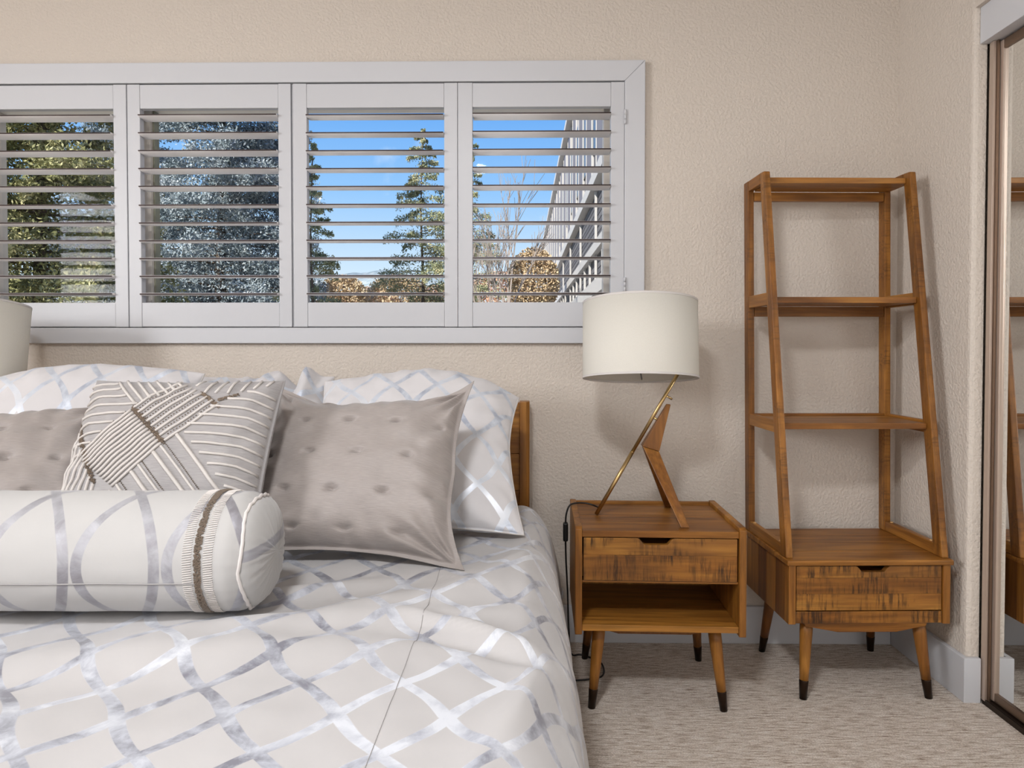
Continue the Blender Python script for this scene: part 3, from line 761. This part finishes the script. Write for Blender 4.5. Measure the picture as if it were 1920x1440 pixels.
for i in range(7):                                  # upper field: falling cords
    o = i*.105; a = (-.69+o, .955); L_ = (.33+.02*i)*(1-i*.13)
    cord([a, (a[0]+L_, a[1]-L_)]); 
for i in range(7):
    x = .20+i*.115; cord([(x+.02, .97), (x-.015+.0*i, max(.60, .93-.17*(1 if i else .4)-.02*(3-abs(3-i)))+.02*i)])
for i in range(9):                                  # lower field: flat bands falling to the right
    o = .98-i*.115; st = bandpt(1.04, .60-.112*i)
    L_ = .9
    if i % 2 == 0: cord([st, (st[0]+L_*.54/.58, st[1]-L_)], .0042)
    else:
        for k in range(60): BP.append(csurf(max(-.97, min(.97, st[0]+k/60*L_*.93)), max(-.97, st[1]-k/60*L_), 1)+Vector((0, 0, .001)))
        cord([(st[0]-.03, st[1]-.03), (st[0]-.03+L_*.93, st[1]-L_-.03)], .0030)
for i in range(9):                                  # lower left field
    s_ = (-.97+.055*i, .36-.073*i); cord([s_, (s_[0]-.02-.012*(8-i), s_[1]-.30), (s_[0]-.05, -.98)])
V = []; Fs = []
for p in BP:
    r = .0020; o = len(V)
    V += [p+Vector(d)*r for d in ((1, 0, 0), (-1, 0, 0), (0, 1, 0), (0, -1, 0), (0, 0, 1), (0, 0, -1))]
    Fs += [(o+a, o+b_, o+c) for a, b_, c in ((0, 2, 4), (2, 1, 4), (1, 3, 4), (3, 0, 4), (2, 0, 5), (1, 2, 5), (3, 1, 5), (0, 3, 5))]
bd = mesh_obj('bead_trim', V, Fs, BEAD, cp); bd['kind'] = 'stuff'

# bolster
bo = empty('bolster_pillow', (-.490, -1.150, .552+.112), R(1.2)); tag(bo, 'cylindrical bolster cushion with ogee ribbons and beaded band', 'pillow')
rb = .1105; Lb = .66; V = []; Fs = []; UV = []; ns_, na = 70, 72
def brad(x, a):
    e = max(0, 1-abs(x+.0)/.02)*.010
    b_ = .0018*math.sin(a*29)*math.exp(-abs(x)/.03)
    return rb-e+b_+.002*nz(x*4, math.cos(a), 2, 3)+.0015*nz(x*5, math.sin(a)*2, 2, 7)
def bpt(x, a, dr_=0.):
    r = brad(x, a)+dr_; y = -math.cos(a)*r; z = math.sin(a)*r
    if z < -.092: z = -.092-(abs(z)-.092)*.35
    return Vector((x, y, z))
for i in range(ns_+1):
    x = -Lb+(Lb)*(i/ns_)
    for k in range(na+1):
        a = 2*PI*k/na-PI; V.append(bpt(x, a)); UV.append((x-.024, a*rb))
for i in range(ns_):
    for k in range(na): o = i*(na+1)+k; Fs.append((o, o+1, o+na+2, o+na+1)[::-1])
mesh_obj('cover', V, Fs, BOLST, bo, True, UV)
for xe, sg in ((0, 1), (-Lb, -1)):
    V = []; Fs = []; UV = []; nr = 12
    for j in range(nr+1):
        q = j/nr; rr = math.cos(q*PI/2); bulge = sg*.032*math.sin(q*PI/2)
        for k in range(na):
            a = 2*PI*k/na-PI; p = bpt(xe, a); gath = .002*math.sin(a*26)*rr*(1-rr)*4
            V.append(Vector((xe+bulge+sg*gath, p.y*rr, p.z*rr))); UV.append((.0775+(p.z*rr-.022-.06*p.y*rr), .15))
    for j in range(nr):
        for k in range(na):
            f = (j*na+k, j*na+(k+1) % na, (j+1)*na+(k+1) % na, (j+1)*na+k); Fs.append(f if sg < 0 else f[::-1])
    mesh_obj('end_cap', V, Fs, BOLST, bo, True, UV)
    tube('piping', [bpt(xe, 2*PI*k/60, .002)+Vector((sg*.001+.003*math.sin(k*.5), 0, 0)) for k in range(60)], .0032, PIPE, bo, 6, True)
tube('zip_seam', [bpt(-Lb+.02+k*(Lb-.085)/40, R(-14), .0006) for k in range(41)], .0015, ZIP, bo, 5)
V = []; Fs = []
def beadp(p, r):
    o = len(V); V.extend([p+Vector(d)*r for d in ((1, 0, 0), (-1, 0, 0), (0, 1, 0), (0, -1, 0), (0, 0, 1), (0, 0, -1))])
    Fs.extend([(o+a, o+b_, o+c) for a, b_, c in ((0, 2, 4), (2, 1, 4), (1, 3, 4), (3, 0, 4), (2, 0, 5), (1, 2, 5), (3, 1, 5), (0, 3, 5))])
for k in range(1500): beadp(bpt(-.068+random.uniform(-.0055, .0055), random.uniform(-PI*.45, PI*.8), .0014), .0021)
o = mesh_obj('bead_band', V, Fs, BEAD, bo); o['kind'] = 'stuff'
V = []; Fs = []
for k in range(110):
    a = -PI*.45+PI*1.25*k/109
    for x0 in (-.094, -.058):
        vv, ff = tube_geo([bpt(x0, a, .0006), bpt(x0+.016, a+.02, .0010)], .0009, 4); o = len(V); V += vv; Fs += [tuple(i+o for i in q) for q in ff]
o = mesh_obj('pintuck_stitching', V, Fs, CORDM, bo); o['kind'] = 'stuff'

# ------------------------------------------------------------------ outdoors
GZ = -3.2
def mk_leaf(name, c0, c1, c2, sc=1.2):
    m = M(name, .8, spec=.1); v = m.coord(); a = m.noise(v, sc, 4, .7); b_ = m.noise(v, sc*9, 2)
    c = m.ramp(m.math('ADD', m.math('MULTIPLY', a, .5), m.math('MULTIPLY', b_, .5)), [(.34, c0), (.5, c1), (.64, c2)])
    return m.base(c).m
LEAF_Y = mk_leaf('cedar_foliage', lin(84, 88, 58), lin(140, 138, 94), lin(206, 196, 150))
LEAF_B = mk_leaf('blue_spruce_foliage', lin(92, 106, 110), lin(142, 152, 156), lin(200, 204, 204))
LEAF_G = mk_leaf('conifer_foliage', lin(96, 106, 86), lin(152, 156, 122), lin(214, 200, 156))
LEAF_T = mk_leaf('tan_shrub_foliage', lin(150, 126, 98), lin(196, 172, 138), lin(226, 206, 170), .6)
LEAF_O = mk_leaf('rust_shrub_foliage', lin(170, 130, 108), lin(206, 166, 140), lin(226, 200, 176), .6)
BARK = flat('tree_bark', (98, 84, 72), .9); TWIG = flat('pale_twig_bark', (150, 138, 130), .9)
import numpy as np
rnd = random.Random(21); rng = np.random.RandomState(21)
def quads(pts, size, mat, name, parent, asp=.5):
    """a small leaf (diamond) of random attitude at every point"""
    p = np.asarray(pts, float); n = len(p); s = size*rng.uniform(.6, 1.4, (n, 1))
    d1 = rng.normal(size=(n, 3)); d1[:, 2] -= .3; d1 /= np.linalg.norm(d1, axis=1, keepdims=True)
    d2 = np.cross(d1, rng.normal(size=(n, 3))); d2 /= np.linalg.norm(d2, axis=1, keepdims=True)
    V = np.stack([p-d1*s, p+d2*s*asp, p+d1*s, p-d2*s*asp], 1).reshape(-1, 3)
    me = bpy.data.meshes.new(name); me.vertices.add(4*n); me.loops.add(4*n); me.polygons.add(n)
    me.vertices.foreach_set('co', V.ravel()); me.loops.foreach_set('vertex_index', np.arange(4*n)); me.polygons.foreach_set('loop_start', np.arange(0, 4*n, 4))
    me.update(); me.materials.append(mat)
    o = bpy.data.objects.new(name, me); COL.objects.link(o); o.parent = parent
    return o
def conifer(label, loc, h, rad, mat, nb=90, per=60, leaf=.09, droop=.25, bare=.12, group='conifers beyond the window'):
    t = empty('conifer_tree', loc); tag(t, label, 'tree', group)
    n = 14; tube('trunk', [(.03*h/10*math.sin(i), .0, h*i/n) for i in range(n+1)], [max(.012, .011*h*(1-i/n)**1.1) for i in range(n+1)], BARK, t, 8)
    pts = []; bv = []; bf = []
    for b_ in range(nb):
        f = bare+(1-bare)*((b_+rnd.random())/nb); z = h*f; L = rad*((1-f)**.85+.04)*rnd.uniform(.65, 1.15); a = rnd.uniform(0, 2*PI)
        dx, dy = math.cos(a), math.sin(a)
        br = [Vector((dx*L*q, dy*L*q, z+L*(.15*q-droop*q*q))) for q in (0, .3, .6, 1)]
        vv, ff = tube_geo(br, [.012*L, .009*L, .006*L, .002*L], 4); o = len(bv); bv += vv; bf += [tuple(i+o for i in q) for q in ff]
        k = int(per*(.35+L/rad)); q = rng.rand(k)**.6; w = (.24*L*(1.1-q)+leaf*.5)*.6
        pts.append(np.stack([dx*L*q+rng.normal(size=k)*w, dy*L*q+rng.normal(size=k)*w, z+L*(.15*q-droop*q*q)+rng.normal(size=k)*(.05*L+leaf*.4)], 1))
    mesh_obj('branches', bv, bf, BARK, t); c = quads(np.concatenate(pts), leaf, mat, 'needles', t, .4); c['kind'] = 'stuff'
    return t
def at(px, D, z):         # a bearing of the view and a distance from the room, as ground coordinates
    return (D*(px-978)/1280, D-2.416, z)
conifer('broad yellow-green cedar close to the house', at(70, 9.2, GZ), 12.5, 2.75, LEAF_Y, 330, 1000, .031, .2)
conifer('dense blue-green spruce next to the yellow-green cedar', at(415, 15.5, GZ), 16.5, 3.2, LEAF_B, 340, 1100, .038, .2)
conifer('dark conifer behind the cedar and the spruce', at(235, 23., GZ), 19, 4.0, LEAF_B, 220, 800, .055, .2)
conifer('tall slender conifer with sparse branches beside the blue spruce', at(585, 12.5, GZ), 8.0, 1.35, LEAF_G, 90, 420, .026, .2)
conifer('full conifer standing alone against the sky', at(792, 19., GZ), 10.3, 2.7, LEAF_G, 120, 520, .034, .25)
conifer('conifer next to the bare tree', at(884, 25.5, GZ), 12.2, 2.5, LEAF_G, 100, 420, .042, .25)
# bare tree
bt = empty('bare_tree', at(934, 19, GZ)); tag(bt, 'leafless deciduous tree with fine upright twigs', 'tree')
def grow(p, d, L, r, lv, out):
    q = p+d*L; out.append((p, q, r))
    if lv == 0: return
    for k in range(3 if lv > 1 else 4):
        nd = (d+Vector((rnd.gauss(0, .27), rnd.gauss(0, .27), rnd.gauss(.2, .12)))).normalized(); grow(p+d*L*rnd.uniform(.55, 1), nd, L*rnd.uniform(.6, .8), r*.55, lv-1, out)
segs = []; grow(Vector((0, 0, 0)), Vector((0, 0, 1)), 3.3, .10, 5, segs)
V = []; Fs = []
for p, q, r in segs[1:]:
    vv, ff = tube_geo([p, q], [max(r, .008), max(r*.6, .006)], 3); o = len(V); V += vv; Fs += [tuple(i+o for i in x) for x in ff]
tube('trunk', [segs[0][0], segs[0][1]], [.15, .10], TWIG, bt, 8); mesh_obj('twigs', V, Fs, TWIG, bt)['kind'] = 'stuff'
# shrubs and the wooded rise behind
def shrub(name, label, px, D, zc, rx, rz, mat, n, leaf, group='shrubs on the far slope'):
    t = empty(name, at(px, D, zc-rz)); tag(t, label, 'shrub', group)
    pts = []
    for k in range(n):
        v = Vector((rnd.gauss(0, 1), rnd.gauss(0, 1), rnd.gauss(0, 1))).normalized()*rnd.uniform(.75, 1.05)*(1+.25*mnoise.noise(Vector((px+k % 7, k % 5, k % 3))))
        pts.append(Vector((v.x*rx, v.y*rx*.7, rz+v.z*rz)))
    c = quads(pts, leaf, mat, 'foliage', t, .6); c['kind'] = 'stuff'
    tube('stem', [(0, 0, GZ-(zc-rz)), (0, 0, rz)], [.12, .04], BARK, t, 6)
for i, (px, D, zc, rx, rz, mt, lb) in enumerate((
        (1000, 27, 3.7, 1.0, 1.3, LEAF_T, 'pale tan leafy shrub beside the grey building'),
        (690, 34, 3.0, 1.8, 1.1, LEAF_O, 'rust-coloured shrub between the two conifers'),
        (640, 28, 2.9, 1.15, 1.15, LEAF_T, 'tan shrub at the foot of the slender conifer'),
        (745, 31, 3.0, 1.6, 1.4, LEAF_T, 'tan shrub in front of the lone conifer'),
        (940, 30, 3.0, 1.9, 1.4, LEAF_O, 'rust-coloured shrub under the bare tree'),
        (830, 38, 3.1, 2.0, 1.5, LEAF_O, 'rust-coloured shrub behind the lone conifer'))):
    shrub('shrub', lb, px, D, zc, rx, rz, mt, 9000, .055)
HILLM = mk_leaf('wooded_hill', lin(120, 134, 138), lin(150, 160, 160), lin(186, 184, 176), .10)
def ridge(name, D, z0, amp, seed, mat, label):
    V = []; Fs = []; n = 90; m_ = 5
    for i in range(n+1):
        x = -80+120*i/n; top = z0+amp*nz(x, 0, .05, seed)+amp*.35*nz(x, 0, .25, seed+4)+amp*.15*nz(x, 0, 1.1, seed+8)
        for j in range(m_+1):
            q = j/m_; V.append((x, D-30*(1-q)+6*nz(x, q*9, .1, seed), GZ+(top-GZ)*q**.8))
        V.append((x, D+30, GZ))
    c = m_+2
    for i in range(n):
        for j in range(c-1): a = i*c+j; Fs.append((a, a+c, a+c+1, a+1))
    o = mesh_obj(name, V, Fs, mat, None, True); struct(o)
ridge('hill', 125, 15.5, 3.0, 3.3, HILLM, '')
struct(box('ground', -80, 60, .3, 170, GZ-.3, GZ, flat('pale_bounce_ground', (206, 200, 188), .95)))  # unseen ground, made pale to bounce light up onto the louvers
# little gabled house down the slope
hs = empty('gabled_house', at(640, 46, 0)); tag(hs, 'small pale gabled house beyond the conifers', 'house')
prism('wall', [(-2.2, GZ), (2.2, GZ), (2.2, 3.0), (0, 4.0), (-2.2, 3.0)], 1, 0, 6, flat('pale_house_siding', (222, 210, 204), .8), hs)
for s in (-1, 1): hexo('roof_slope', [(0, -.3, 4.05), (s*2.6, -.3, 2.9), (s*2.6, 6.2, 2.9), (0, 6.2, 4.05), (0, -.3, 4.2), (s*2.6, -.3, 3.05), (s*2.6, 6.2, 3.05), (0, 6.2, 4.2)], flat('grey_shingle_roof', (96, 96, 106), .8), hs)
# neighbouring wing: long tall facade running away from the window on the right
nb = empty('apartment_wing', (1.62, 9.0, 0)); tag(nb, 'tall grey-sided apartment wing with white balcony beams', 'building')
SID = flat('grey_siding', (82, 80, 84), .8); SIDL = flat('pale_siding', (112, 110, 118), .8); WHT = flat('white_exterior_trim', (186, 182, 178), .6); DKW = flat('dark_window_glass', (60, 62, 66), .25)
YE = 62
box('wall', .35, 4.5, -8, YE, GZ, 10.0, SID, nb)
for k in range(46):                     # lapped siding of the lower storeys
    z = 1.3+.15*k
    if z < 4.9 and not (2.45 < z < 2.75): box('siding_course', .32, .349, -8, YE, z, z+.125, SID if k % 2 else flat('grey_siding_b', (100, 98, 100), .8), nb)
for z0, z1, xo in ((9.8, 10.05, .12), (5.1, 5.4, .14), (3.45, 3.7, .18), (2.35, 2.7, .12)): box('floor_beam', xo, .345, -8, YE, z0, z1, WHT, nb)
for k in range(22):                     # upper storey: pale panels and dark windows
    y = 2+2.7*k
    box('siding_panel', .30, .349, y, y+1.45, 5.5, 9.7, SIDL, nb)
    wdw = box('window', .31, .349, y+1.55, y+2.55, 6.3, 8.7, DKW, nb)
    box('window_casing', .28, .348, y+1.46, y+1.54, 5.5, 9.7, WHT, nb); box('window_casing', .28, .348, y+2.56, y+2.64, 5.5, 9.7, WHT, nb)
for k in range(40): box('balcony_post', .24, .30, 1.5+1.5*k, 1.58+1.5*k, 2.8, 5.04 if k % 3 == 0 else 3.44, WHT, nb)
